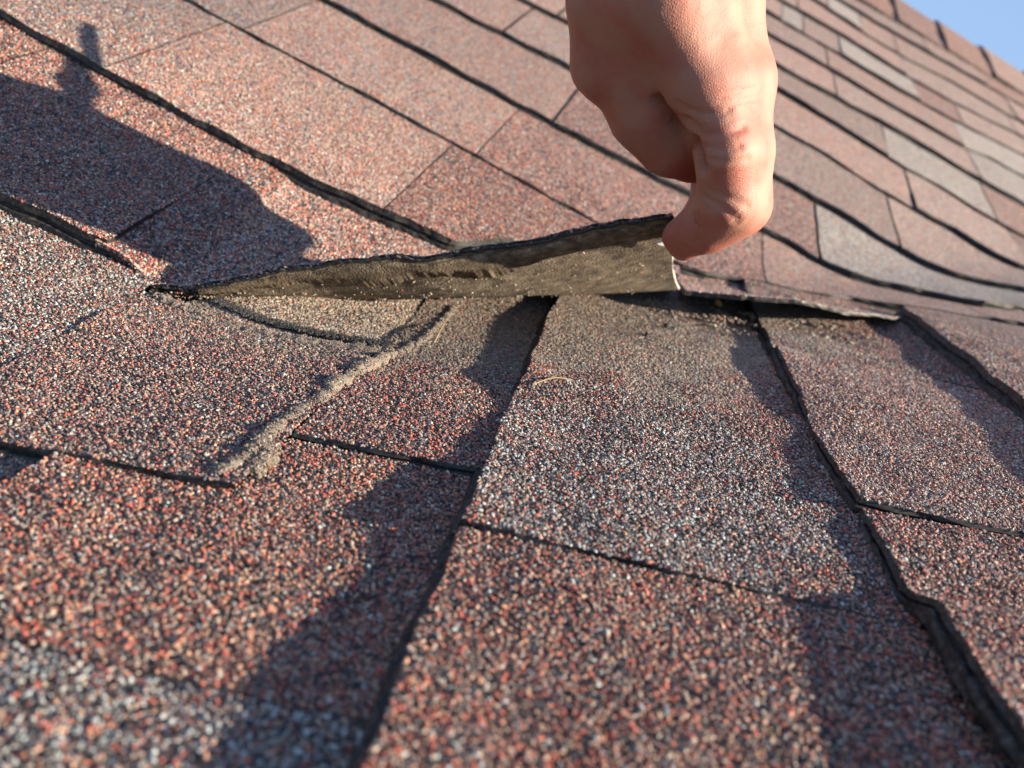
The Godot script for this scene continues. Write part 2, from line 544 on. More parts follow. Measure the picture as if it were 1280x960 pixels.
func build_far_slope() -> void:
	var root := Node3D.new()
	tag(root, "reddish shingled roof slope rising to the ridge behind the hand", "", "", "structure")
	put(root, "roof_slope")
	var dm := StandardMaterial3D.new()
	dm.albedo_color = Color(0.05, 0.048, 0.045).linear_to_srgb()
	dm.roughness = 1.0
	part("roof_deck", heights(120, 100, -1.4, 1.5, -1.33, 0.85, 0.007), root, dm)
	var bst := SurfaceTool.new()
	bst.begin(Mesh.PRIMITIVE_TRIANGLES)
	var yr := srf(0.0, -1.33) - 0.002
	for p in [Vector3(-1.4, yr, -1.33), Vector3(1.4, yr, -1.33), Vector3(1.4, yr - 0.9, -3.6), Vector3(-1.4, yr, -1.33), Vector3(1.4, yr - 0.9, -3.6), Vector3(-1.4, yr - 0.9, -3.6)]:
		bst.add_vertex(p)
	bst.generate_normals()
	part("back_deck", bst.commit(), root, dm)
	# courses from the lowest up; k = -5 .. -1 lie below the traced ones, left of the frame
	for k in range(-5, 13):
		var lower: Array = COURSES[k] if k >= 0 else [[-1.3, 0.226 - 0.105 * k]]
		var upper: Array = COURSES[k + 1] if k + 1 >= 0 else [[-1.3, 0.226 - 0.105 * (k + 1)]]
		if k == 0: upper = [[-1.3, 0.113]]
		var zl: float = lower[0][1]
		var cuts: Array = []
		var x := -1.3 + rng.randf() * 0.1
		var first: float = JOINTS[k][0] if k >= 0 else -zl + 0.0
		while x < first - 0.09:
			cuts.append(x)
			x += rng.randf_range(0.12, 0.2)
		if k >= 0: cuts.append_array(JOINTS[k])
		var stop := -zl + (0.16 if k >= 2 else 0.0)
		if k >= 2: stop = maxf(stop, 0.34)
		if k == 0: stop = -0.285
		if k == 1: stop = 0.15
		if k < 0: stop = -zl - 0.012
		x = cuts[-1]
		while stop - x > 0.24:
			x += rng.randf_range(0.11, 0.19)
			cuts.append(x)
		if k == 0: cuts = cuts.slice(0, cuts.size() - 1)
		cuts.append(stop)
		for i in cuts.size() - 1:
			var t := Tab.new()
			t.axis = 0
			t.a0 = lower
			t.gain = 1.02
			t.a1 = upper
			var gap := 0.0006 if k <= 2 else 0.0013
			t.b0 = [cuts[i] + gap, cuts[i] + gap]
			t.b1 = [cuts[i + 1] - gap, cuts[i + 1] - gap]
			var r := rng.randf()
			t.mix = "pink" if r < 0.45 else ("rose" if r < 0.8 else ("orange" if r < 0.90 else "red"))
			t.th = 0.0058 if rng.randf() < 0.65 else 0.0036
			if k <= 5 and (cuts[i] + cuts[i + 1]) < 0.0: t.th = 0.0049
			if k == 1: t.th = 0.0056
			if k == 2: t.th = 0.0050
			t.base = 0.0015
			t.shade = rng.randf_range(0.86, 1.12) * 0.62
			var c: float = (cuts[i] + cuts[i + 1]) * 0.5
			# the pale blend tabs of the photograph
			if (k == 3 and absf(c - 0.17) < 0.1) or (k == 6 and absf(c - 0.23) < 0.04) or (k == 7 and c > 0.29 and c < 0.45) or (k == 8 and c > 0.29 and c < 0.45) \
					or (k == 9 and (absf(c - 0.17) < 0.04 or absf(c - 0.026) < 0.012)) or (k == 11 and absf(c - 0.117) < 0.02):
				t.mix = "pale"
			if k == 3 and absf(c + 0.05) < 0.08: t.mix = "red"
			if k == 0:
				t.base = 0.0040
				t.th = 0.005
				if i == cuts.size() - 2:
					t.b1 = [-0.2820, -0.2850]
					t.lift = [[-0.42, 0.0], [-0.31, 0.0018], [-0.282, 0.0030]]
				t.mix = "red" if i >= cuts.size() - 3 else t.mix
			if k == 1:
				t.base = 0.004
				if i == cuts.size() - 3: t.thin = [[-0.2, 1.0], [-0.07, 0.8], [-0.0365, 0.25]]
				if i == cuts.size() - 2:
					# the right-hand tab, bent up along its cut edge
					t.a0 = [[-0.0365, 0.100], [-0.0140, 0.100], [0.0165, 0.095], [0.0467, 0.080], [0.0897, 0.035], [0.1000, 0.014], [0.114, -0.010], [0.15, -0.016]]
					t.lift = [[-0.0365, 0.0195], [-0.0140, 0.0222], [0.0165, 0.0230], [0.0467, 0.0192], [0.0897, 0.0094], [0.1000, 0.0050], [0.114, 0.0010], [0.15, 0.0]]
					t.th = 0.0024
					t.base = 0.0
					t.two = false
					t.thin = [[-0.0365, 0.9], [0.03, 0.8], [0.075, 0.5], [0.107, 0.3]]
			build_tab(root, t)
	# ridge caps
	var xs := [-0.98, -0.86, -0.75, -0.63, -0.52, -0.41, -0.30, -0.19, -0.085, 0.02, 0.128, 0.236, 0.342, 0.447, 0.556, 0.665, 0.77, 0.88]
	for i in xs.size() - 1:
		ridge_cap(root, xs[i], xs[i + 1] + 0.006, i)


func ridge_cap(root: Node, x0: float, x1: float, i: int) -> void:
	var st := SurfaceTool.new()
	st.begin(Mesh.PRIMITIVE_TRIANGLES)
	var zr := -1.33
	var n := 14
	var rows: Array = []
	for u in 2:
		var up := (0.007 if u == 0 else 0.001)    # each cap rides over the next
		for low in [0, 1]:
			var ring: Array[Vector3] = []
			for k in n + 1:
				var s := float(k) / n * 2.0 - 1.0
				var d := 0.205 * s
				var drop := PITCH * (sqrt(d * d + 0.0004) - 0.02) + 0.004 * absf(s)
				var h := up - (0.005 if low else 0.0)
				ring.append(Vector3(lerpf(x0, x1, u), srf(0.0, zr) + h - drop + 0.002 * wob.get_noise_1d(x0 * 50.0 + k), zr + d))
			rows.append(ring)
	var quad := func(a: Vector3, b: Vector3, c: Vector3, d: Vector3):
		for q in [[a, Vector2(0, 0)], [b, Vector2(1, 0)], [c, Vector2(1, 1)], [a, Vector2(0, 0)], [c, Vector2(1, 1)], [d, Vector2(0, 1)]]:
			st.set_uv(Vector2(q[0].x, q[0].z) * 5.4)
			st.set_color(Color(0.62, 0.60, 0.58))
			st.add_vertex(q[0])
	st.set_smooth_group(-1)
	for k in n:
		quad.call(rows[0][k], rows[2][k], rows[2][k + 1], rows[0][k + 1])
		quad.call(rows[2][k], rows[3][k], rows[3][k + 1], rows[2][k + 1])
		quad.call(rows[1][k], rows[0][k], rows[0][k + 1], rows[1][k + 1])
	quad.call(rows[0][n], rows[2][n], rows[3][n], rows[1][n])
	st.generate_normals()
	part("ridge_cap", st.commit(), root, mats[["orange", "pink", "orange", "red"][i % 4]])


func near_tab(root: Node, x0: float, x1: float, za: Array, zb: Array, mix: String, th := 0.005, base := 0.0, flat := false, near := true) -> Tab:
	var t := Tab.new()
	t.axis = 1
	t.a0 = [[-9.0, x0]]
	t.a1 = [[-9.0, x1]]
	t.b0 = za
	t.b1 = zb
	t.mix = mix
	t.th = th
	t.base = base
	t.flat = flat
	t.near = near
	t.gain = 0.79
	t.shade = rng.randf_range(0.86, 1.1) * 0.62
	return t


func build_near_slope() -> void:
	var root := Node3D.new()
	tag(root, "shingled roof slope in the foreground, dusty below the lifted shingle", "", "", "structure")
	put(root, "roof_slope")
	var t: Tab
	# course with its butt on the left of the frame
	build_tab(root, near_tab(root, -0.240, -0.157, [0.226, 0.146], [0.238, 0.238], "dust", 0.0012, 0.0004, true))
	t = near_tab(root, -0.1575, -0.094, [0.146, 0.082], [0.3155, 0.3155], "red", 0.0050, 0.0, true)
	t.thin = [[0.08, 0.35], [0.22, 0.4], [0.27, 0.75], [0.3155, 0.8]]
	build_tab(root, t)
	build_tab(root, near_tab(root, -0.207, -0.094, [0.3165, 0.3165], [0.4175, 0.4175], "orange", 0.0040, 0.0))
	build_tab(root, near_tab(root, -0.207, -0.094, [0.4185, 0.4185], [0.62, 0.62], "grey", 0.0044, 0.0))
	build_tab(root, near_tab(root, -0.256, -0.158, [0.236, 0.236], [0.352, 0.352], "brown", 0.0050, 0.0, true))
	t = near_tab(root, -0.36, -0.2565, [0.222, 0.2235], [0.345, 0.345], "grey", 0.0042, 0.0, true)
	t.gain = 0.72
	build_tab(root, t)
	build_tab(root, near_tab(root, -0.315, -0.200, [0.346, 0.346], [0.47, 0.47], "brown", 0.0044, 0.0))
	build_tab(root, near_tab(root, -0.315, -0.200, [0.471, 0.471], [0.64, 0.64], "red", 0.005, 0.0))
	# the course in the middle
	t = near_tab(root, -0.1005, 0.014, [0.088, -0.02], [0.3535, 0.3535], "red", 0.0062, 0.0004)
	t.mix2 = "grey"
	t.patch = Vector3(-0.055, 0.30, 0.055)
	t.thin = [[0.09, 1.25], [0.235, 1.25], [0.25, 0.7], [0.275, 0.7], [0.30, 1.1], [0.35, 1.2]]
	build_tab(root, t)
	build_tab(root, near_tab(root, -0.1000, 0.014, [0.3545, 0.3545], [0.62, 0.62], "orange", 0.0058, 0.0004))
	# the course right of it
	build_tab(root, near_tab(root, 0.0075, 0.116, [-0.02, -0.12], [0.1325, 0.1325], "red", 0.006, 0.0004))
	t = near_tab(root, 0.0085, 0.116, [0.1335, 0.1335], [0.2955, 0.2955], "pink", 0.0048, 0.0)
	t.thin = [[0.133, 1.55], [0.195, 1.6], [0.225, 0.8], [0.27, 0.9], [0.2955, 1.35]]
	t.gain = 0.78
	build_tab(root, t)
	t = near_tab(root, 0.0095, 0.116, [0.2970, 0.2970], [0.60, 0.60], "orange", 0.0050, 0.0)
	t.thin = [[0.297, 0.8], [0.343, 0.95], [0.353, 2.0], [0.6, 2.15]]
	t.gain = 0.9
	build_tab(root, t)
	# and the next
	build_tab(root, near_tab(root, 0.1085, 0.22, [-0.012, -0.03], [0.28, 0.28], "pink", 0.0066, 0.003))
	build_tab(root, near_tab(root, 0.1085, 0.22, [0.281, 0.281], [0.60, 0.60], "red", 0.006, 0.003))
	# beyond the frame
	for j in range(-5, 13):
		var x0 := 0.215 + 0.105 * j if j >= 0 else -0.315 + 0.105 * j + 0.105 * 0.0
		if j == -5: x0 = -0.84
		if j < 0: x0 = -0.315 - 0.105 * (-j)
		var z := -x0 - 0.02 if j >= 0 else -x0 + 0.02
		if j == 0: z = -0.06
		while z < 0.74:
			var z2 := minf(z + rng.randf_range(0.13, 0.24), 0.76)
			build_tab(root, near_tab(root, x0, x0 + 0.111, [z, z - (0.1 if j > 0 and z < -x0 else 0.0)], [z2 - 0.001, z2 - 0.001], ["red", "orange", "pink", "grey", "brown"][rng.randi() % 5], 0.0055, 0.0, false, false))
			z = z2


# ---------------------------------------------------------------- the lifted shingle
const FOLD := [Vector3(-0.2860, 0, 0.2250), Vector3(-0.2639, 0, 0.2243), Vector3(-0.2545, 0, 0.2205), Vector3(-0.2445, 0, 0.2144), Vector3(-0.2301, 0, 0.2036), Vector3(-0.2136, 0, 0.1910), Vector3(-0.1905, 0, 0.1720), Vector3(-0.1652, 0, 0.1515), Vector3(-0.1376, 0, 0.1291), Vector3(-0.1075, 0, 0.1038), Vector3(-0.0722, 0, 0.0719), Vector3(-0.0335, 0, 0.0343)]
const RIM := [Vector3(-0.2860, -0.086, 0.2262), Vector3(-0.2647, -0.0801, 0.2261), Vector3(-0.2561, -0.0772, 0.2233), Vector3(-0.2451, -0.0717, 0.2218), Vector3(-0.2322, -0.0622, 0.2198), Vector3(-0.2186, -0.0509, 0.2169), Vector3(-0.1989, -0.0368, 0.2132), Vector3(-0.1787, -0.0239, 0.2098), Vector3(-0.1558, -0.0093, 0.2059), Vector3(-0.1314, 0.0090, 0.2005), Vector3(-0.1046, 0.0296, 0.1943), Vector3(-0.0775, 0.0481, 0.1889)]


func flap(u: float, v: float) -> Vector3:
	var g := curve_at(FOLD, u)
	var f := curve_at(RIM, u)
	var flat_h := 0.0096
	var w := smoothstep(0.2, 0.0, u)
	var gh := lerpf(lerpf(-0.0016, 0.0012, smoothstep(0.5, 0.8, u)), flat_h, w)
	g.y = srf(g.x, g.z) + gh
	if u < 0.14: f.y = lerpf(srf(f.x, f.z) + 0.0100, f.y + 0.002, smoothstep(0.04, 0.14, u))
	g += (EYE - g) * (0.085 * smoothstep(0.48, 0.74, u))
	var p: Vector3
	if v < 0.4:
		var s := v / 0.4
		var zs := minf(0.104, g.z - 0.055)
		var z := lerpf(zs, g.z, s)
		p = on(g.x, z, lerpf(lerpf(0.002, 0.0044, w), maxf(gh, g.y - srf(g.x, g.z)), s))
	else:
		var s := (v - 0.4) / 0.6
		p = g.lerp(f, s)
		var bend := smoothstep(0.3, 0.7, u)
		p += Vector3(-0.2, -0.75, 0.62) * (0.0045 * bend * 4.0 * s * (1.0 - s) * (1.0 - 0.4 * s))
		p.y += 0.0016 * wob.get_noise_2d(u * 9.0, s * 2.0 + 4.0) * bend * s
	return p


func flap_normal(u: float, v: float) -> Vector3:
	var e := 0.004
	var du := flap(minf(u + e, 1.0), v) - flap(maxf(u - e, 0.0), v)
	var v1 := minf(v + e, 1.0)
	var v0 := maxf(v - e, 0.0)
	if v >= 0.4 and v0 < 0.4: v0 = 0.4
	var dv := flap(u, v1) - flap(u, v0)
	return (-du.cross(dv).normalized()).lerp(Vector3.UP, smoothstep(0.20, 0.08, u)).normalized()


func build_lifted_shingle() -> void:
	var o := Node3D.new()
	o.position = on(-0.15, 0.14)
	var at := o.position
	tag(o, "curled shingle tab bent up by its corner, brown sanded back showing", "shingle")
	put(o, "lifted_shingle")
	var nu := 200
	var nv := 26
	var top := SurfaceTool.new()
	var back := SurfaceTool.new()
	for s in [top, back]:
		s.begin(Mesh.PRIMITIVE_TRIANGLES)
	var pts: Array = []
	for j in nv + 1:
		var row: Array = []
		for i in nu + 1:
			var u := float(i) / nu
			var v := float(j) / nv
			var p := flap(u, v)
			var n := flap_normal(u, v)
			var th := (0.0030 if v > 0.45 else 0.002) + (0.0058 * smoothstep(0.20, 0.05, u) if v > 0.3 else 0.0)   # lies on the roof at its left end
			if j == nv: p += (flap(u, 1.0) - flap(u, 0.96)).normalized() * (0.0010 * wob.get_noise_1d(u * 31.0) + 0.0007 * wob.get_noise_1d(u * 83.0))
			row.append([p - at, p - n * th - at, n])
		pts.append(row)
	for j in nv + 1:
		for i in nu + 1:
			var q: Array = pts[j][i]
			top.set_normal(q[2])
			top.set_color(Color(0.6, 0.6, 0.6))
			top.set_uv(Vector2(q[0].x, q[0].z + q[0].y) * 5.4)
			top.add_vertex(q[0])
			back.set_normal(-q[2])
			back.set_uv(Vector2(float(i) / nu * 3.0, maxf(0.0, (float(j) / nv - 0.4) / 0.6) * 0.19 * float(i) / nu * 11.0))
			back.add_vertex(q[1])
	for j in nv:
		for i in nu:
			var q := j * (nu + 1) + i
			# u runs to the right, v towards the rim: seen from above, right then down
			for k in [q, q + 1, q + nu + 2, q, q + nu + 2, q + nu + 1]: top.add_index(k)
			for k in [q, q + nu + 2, q + 1, q, q + nu + 1, q + nu + 2]: back.add_index(k)
	part("top_face", top.commit(), o, mats["red"])
	part("underside", back.commit(), o, mats["back"])
	# rim and the right-hand end: black asphalt between the faces, in ragged layers
	for side in 2:
		var st := SurfaceTool.new()
		st.begin(Mesh.PRIMITIVE_TRIANGLES)
		st.set_smooth_group(-1)
		var n := nu if side == 0 else nv - 10
		var rings: Array = []
		for i in n + 1:
			var q: Array = pts[nv][i] if side == 0 else pts[nv - i][nu]
			var outw: Vector3 = (pts[nv][i][0] - pts[nv - 1][i][0]).normalized() if side == 0 else (pts[nv - i][nu][0] - pts[nv - i][nu - 1][0]).normalized()
			var ring: Array = [q[0]]
			var prof := [[0.0006, 0.2], [0.0001, 0.42], [-0.0012, 0.5], [-0.0008, 0.58], [0.0012, 0.64], [0.0014, 0.92]] if side == 0 else [[0.0004, 0.3], [0.0004, 0.7]]
			for r in prof:
				ring.append((q[0] as Vector3).lerp(q[1], r[1]) + outw * (r[0] + rng.randf_range(-0.0006, 0.0006)))
			ring.append(q[1])
			rings.append(ring)
		for i in n:
			for r in rings[0].size() - 1:
				for w in [rings[i][r], rings[i + 1][r], rings[i + 1][r + 1], rings[i][r], rings[i + 1][r + 1], rings[i][r + 1]]:
					st.add_vertex(w)
		st.generate_normals()
		if side == 0:
			part("cut_edge", st.commit(), o, mats["edge"])
		else:
			var pale := StandardMaterial3D.new()
			pale.albedo_color = Color(0.62, 0.62, 0.6)
			pale.roughness = 0.7
			part("end_edge", st.commit(), o, pale)
	# the second layer glued behind the rim: a strip with a torn inner border
	var sp := SurfaceTool.new()
	sp.begin(Mesh.PRIMITIVE_TRIANGLES)
	var m := 320
	var cols: Array = []
	for i in m + 1:
		var u := 0.30 + 0.70 * i / m
		var inner := 0.82 + 0.09 * wob.get_noise_1d(u * 7.0) + 0.012 * wob.get_noise_1d(u * 41.0) + 0.008 * wob.get_noise_1d(u * 130.0) + 0.10 * smoothstep(0.78, 1.0, u)
		var c: Array = []
		for s in [[0.985, 0.0030], [0.98, 0.0044], [lerpf(inner, 1.0, 0.5), 0.0043], [inner, 0.0043], [inner + 0.004, 0.0018]]:
			c.append(flap(u, s[0]) - flap_normal(u, s[0]) * float(s[1]) - at)
		cols.append(c)
	for i in m:
		for r in 4:
			for k in [[i, r], [i + 1, r], [i + 1, r + 1], [i, r], [i + 1, r + 1], [i, r + 1]]:
				sp.set_uv(Vector2(float(k[0]) / m * 2.2, float(k[1]) * 0.07 + 0.4))
				sp.add_vertex(cols[k[0]][k[1]])
	sp.generate_normals()
	part("backing_strip", sp.commit(), o, mats["strip"])
	# a fleck of white paint at the corner
	var fl := SurfaceTool.new()
	fl.begin(Mesh.PRIMITIVE_TRIANGLES)
	fl.set_smooth_group(-1)
	var fp: Array = []
	for k in 9:
		var a := TAU * k / 9.0
		fp.append(flap(0.985 + 0.012 * cos(a), 0.925 + 0.022 * sin(a) * (1.0 + 0.3 * sin(a * 3.0))) - flap_normal(0.985, 0.92) * 0.0058 - at)
	for k in range(1, 8):
		for w in [fp[0], fp[k + 1], fp[k]]: fl.add_vertex(w)
	fl.generate_normals()
	var white := StandardMaterial3D.new()
	white.albedo_color = Color(0.88, 0.9, 0.92)
	white.roughness = 0.5
	part("paint_fleck", fl.commit(), o, white)
	# granules on the upper face and along the rim
	var where: Array[Vector3] = []
	var tint := PackedColorArray()
	for k in 42000:
		var u := rng.randf()
		var v := rng.randf()
		where.append(flap(u, v) - at)
		tint.append(tone("pink" if u > 0.12 else "orange") * 1.25)
	for k in 1500:
		var u := rng.randf()
		where.append(flap(u, 1.0) - flap_normal(u, 1.0) * rng.randf_range(0.0, 0.002) - at)
		tint.append(tone("brown"))
	for k in 900:          # dirt packed into the fold
		var u := rng.randf_range(0.03, 0.6)
		where.append(flap(u, rng.randf_range(0.40, 0.47)) - flap_normal(u, 0.45) * rng.randf_range(0.001, 0.0034) - at)
		tint.append(tone("dust") * 0.6)
	scatter(o, where, tint)
	# sand and dirt stuck to the back
	where = []
	tint = PackedColorArray()
	for k in 900:
		var u := rng.randf_range(0.2, 1.0)
		var v := rng.randf_range(0.42, 0.98)
		if wob.get_noise_2d(u * 20.0, v * 12.0) < 0.1: continue
		where.append(flap(u, v) - flap_normal(u, v) * 0.0032 - at)
		tint.append(tone("dust"))
	scatter(o, where, tint, "sand_grains")


# ---------------------------------------------------------------- dust, straw, pebbles
func ridge_of_dust(o: Node, called: String, line: Array, r0: float, up: float, seed_: int) -> void:
	var st := SurfaceTool.new()
	st.begin(Mesh.PRIMITIVE_TRIANGLES)
	var pts: Array = []
	for p in line: pts.append(on(p[0], p[1], up))
	var n := 90
	var rows: Array = []
	for i in n + 1:
		var t := float(i) / n
		var p := curve_at(pts, t)
		var d := (curve_at(pts, minf(t + 0.02, 1.0)) - curve_at(pts, maxf(t - 0.02, 0.0))).normalized()
		var side := d.cross(Vector3.UP).normalized()
		p += side * 0.0012 * wob.get_noise_1d(t * 30.0 + seed_)
		var w := r0 * (1.0 + 0.5 * wob.get_noise_1d(t * 24.0 + seed_ * 3.0)) * smoothstep(0.0, 0.06, t) * smoothstep(1.0, 0.95, t) + 0.0003
		var row: Array = []
		for k in 8:
			var a := PI * (k / 7.0)
			var j := 1.0 + rng.randf_range(-0.1, 0.1)
			row.append(p + side * cos(a) * w * 1.25 * j + Vector3.UP * (sin(a) * w * j - 0.0006))
		rows.append(row)
	for i in n:
		for k in 7:
			for q in [rows[i][k], rows[i + 1][k], rows[i + 1][k + 1], rows[i][k], rows[i + 1][k + 1], rows[i][k + 1]]:
				var c := rng.randf_range(0.75, 1.2)
				st.set_color(Color(0.155 * c, 0.13 * c, 0.105 * c))
				st.add_vertex(q)
	st.generate_normals()
	part(called, st.commit(), o, mats["dust_grain"])
	var where: Array[Vector3] = []
	var tint := PackedColorArray()
	for k in int(pts.size() * 420):
		var i := rng.randi_range(1, n - 1)
		var a: Vector3 = rows[i][rng.randi_range(0, 7)]
		var b: Vector3 = rows[i][rng.randi_range(0, 7)]
		var mid: Vector3 = (rows[i][0] + rows[i][7]) * 0.5
		var p := a.lerp(b, rng.randf())
		p = mid + (p - mid) * rng.randf_range(0.9, 1.15)
		where.append(p.lerp(rows[i + 1][0] + p - rows[i][0], rng.randf()) + Vector3(0, 0.0003, 0))
		tint.append(tone("dust") * 0.62)
	scatter(o, where, tint, "dust_grains", 0.8)


func build_debris() -> void:
	var o := Node3D.new()
	tag(o, "grey ridge of packed dust along the broken edge of the brown foreground tab", "dust ridge")
	put(o, "dust_ridge")
	ridge_of_dust(o, "dust_crest", [[-0.151, 0.229], [-0.156, 0.249], [-0.159, 0.271], [-0.160, 0.294], [-0.162, 0.311], [-0.162, 0.326], [-0.1625, 0.337], [-0.165, 0.351]], 0.0017, 0.0046, 1)
	ridge_of_dust(o, "dust_fork", [[-0.160, 0.325], [-0.1575, 0.334], [-0.158, 0.343]], 0.0014, 0.0040, 2)
	o = Node3D.new()
	tag(o, "tan band of dust where the lifted shingle used to rest", "dust band")
	put(o, "dust_band")
	ridge_of_dust(o, "dust_crest", [[-0.252, 0.235], [-0.242, 0.2362], [-0.230, 0.238], [-0.206, 0.239], [-0.178, 0.236], [-0.151, 0.229]], 0.0017, 0.0042, 5)
	o = Node3D.new()
	tag(o, "thin pale thread of dust running up towards the fold of the shingle", "dust thread")
	put(o, "dust_thread")
	ridge_of_dust(o, "dust_crest", [[-0.144, 0.158], [-0.144, 0.181], [-0.146, 0.205], [-0.151, 0.229]], 0.0008, 0.0030, 9)
	# black sealant left on the roof under the lifted shingle
	o = Node3D.new()
	tag(o, "black strip of old sealant beside the tan band of dust", "sealant strip")
	put(o, "sealant_strip")
	tar_strip(o, [[-0.232, 0.2200], [-0.219, 0.2225], [-0.205, 0.2235], [-0.180, 0.2220], [-0.155, 0.2180]], 0.0034)
	# crusts of dirt along the dusty edge under the bent tabs
	o = Node3D.new()
	tag(o, "crust of loose dirt clods in the slot under the bent edge", "dirt")
	put(o, "dirt_crust")
	var where: Array[Vector3] = []
	var tint := PackedColorArray()
	for k in 2600:
		var x := rng.randf_range(-0.09, 0.10)
		var z := lerpf(0.085, 0.045, (x + 0.09) / 0.19) + absf(rng.randfn()) * 0.022
		if wob.get_noise_2d(x * 45.0, z * 45.0) < -0.1: continue
		if dust_at(x, z) < 0.3: continue
		where.append(on(x, z, 0.0045 + rng.randf() * 0.0012))
		tint.append(tone("dust") * (0.8 if rng.randf() < 0.9 else 0.12))
	scatter(o, where, tint, "clods", 2.1)
	var straw := StandardMaterial3D.new()
	straw.albedo_color = Color(0.52, 0.44, 0.33)
	straw.roughness = 0.7
	var lines := [
		["short upright straw of dry grass left of the dark gap", [on(-0.142, 0.189, 0.006), on(-0.141, 0.203, 0.0075), on(-0.140, 0.214, 0.0055)]],
		["curved straw of dry grass across the corner of the middle tab", [on(-0.096, 0.246, 0.0075), on(-0.089, 0.238, 0.009), on(-0.079, 0.232, 0.0065)]]]
	for l in lines:
		var st := SurfaceTool.new()
		st.begin(Mesh.PRIMITIVE_TRIANGLES)
		var n := 12
		for i in n:
			var ra := tube_ring(l[1], float(i) / n, 0.00032)
			var rb := tube_ring(l[1], float(i + 1) / n, 0.00032)
			for k in 6:
				var k2 := (k + 1) % 6
				for q in [ra[k], rb[k], rb[k2], ra[k], rb[k2], ra[k2]]: st.add_vertex(q)
		st.generate_normals()
		var s := part("straw", st.commit(), self, straw)
		tag(s, l[0], "straw", "bits of straw on the roof")
	for c in [["orange pebble beside the dark slot under the bent edge", -0.0125, 0.058, 0.0026, Color(0.50, 0.25, 0.09), "pebble"],
			["black crumb of asphalt on the dusty tab below the paint fleck", -0.053, 0.149, 0.0021, Color(0.012, 0.012, 0.012), "asphalt_crumb"],
			["black crumb of asphalt nearest the orange pebble", -0.043, 0.127, 0.0019, Color(0.012, 0.012, 0.012), "asphalt_crumb"],
			["small black crumb of asphalt, farthest down the dusty tab", -0.068, 0.181, 0.0014, Color(0.012, 0.012, 0.012), "asphalt_crumb"]]:
		var m := StandardMaterial3D.new()
		m.albedo_color = (c[4] as Color).linear_to_srgb()
		m.roughness = 0.8
		var st := SurfaceTool.new()
		st.begin(Mesh.PRIMITIVE_TRIANGLES)
		st.append_from(grain_mesh, 0, Transform3D(Basis.from_scale(Vector3(1.3, 0.9, 1.0) * float(c[3])).rotated(Vector3(0.3, 1, 0.2).normalized(), c[1] * 90.0), Vector3.ZERO))
		var s := part(c[5], st.commit(), self, m)
		s.position = on(c[1], c[2], 0.0055)
		tag(s, c[0], (c[5] as String).replace("_", " "), "crumbs of asphalt" if c[5] == "asphalt_crumb" else "")


func tar_strip(o: Node, line: Array, half: float) -> void:
	var pts: Array = []
	for p in line: pts.append(on(p[0], p[1], 0.0026))
	var st := SurfaceTool.new()
	st.begin(Mesh.PRIMITIVE_TRIANGLES)
	var n := 80
	var rows: Array = []
	for i in n + 1:
		var t := float(i) / n
		var p := curve_at(pts, t)
		var w := half * (0.8 + 0.4 * wob.get_noise_1d(t * 9.0) + 0.2 * wob.get_noise_1d(t * 33.0)) * smoothstep(0.0, 0.1, t) + 0.0004
		var row: Array = []
		for k in 6:
			var a := PI * k / 5.0
			row.append(p + Vector3(0, sin(a) * 0.0009 - 0.0003, cos(a) * w))
		rows.append(row)
	for i in n:
		for k in 5:
			for q in [rows[i][k], rows[i + 1][k], rows[i + 1][k + 1], rows[i][k], rows[i + 1][k + 1], rows[i][k + 1]]: st.add_vertex(q)
	st.generate_normals()
	var m := StandardMaterial3D.new()
	m.resource_name = "sealant"
	m.albedo_color = Color(0.12, 0.115, 0.11)
	m.roughness = 0.6
	part("sealant", st.commit(), o, m)
	var where: Array[Vector3] = []
	var tint := PackedColorArray()
	for k in 1500:
		var t := rng.randf()
		where.append(curve_at(pts, t) + Vector3(0, 0.0004, rng.randfn() * half * 0.55))
		var c := rng.randf_range(0.012, 0.05)
		tint.append(Color(c, c, c * 1.02))
	scatter(o, where, tint, "tar_grains")


func tube_ring(pts: Array, t: float, r: float) -> Array:
	var p := curve_at(pts, t)
	var d := (curve_at(pts, minf(t + 0.03, 1.0)) - curve_at(pts, maxf(t - 0.03, 0.0))).normalized()
	var s := d.cross(Vector3.UP).normalized()
	var w := d.cross(s)
	var out := []
	for k in 6:
		out.append(p + (s * cos(TAU * k / 6.0) + w * sin(TAU * k / 6.0)) * r)
	return out


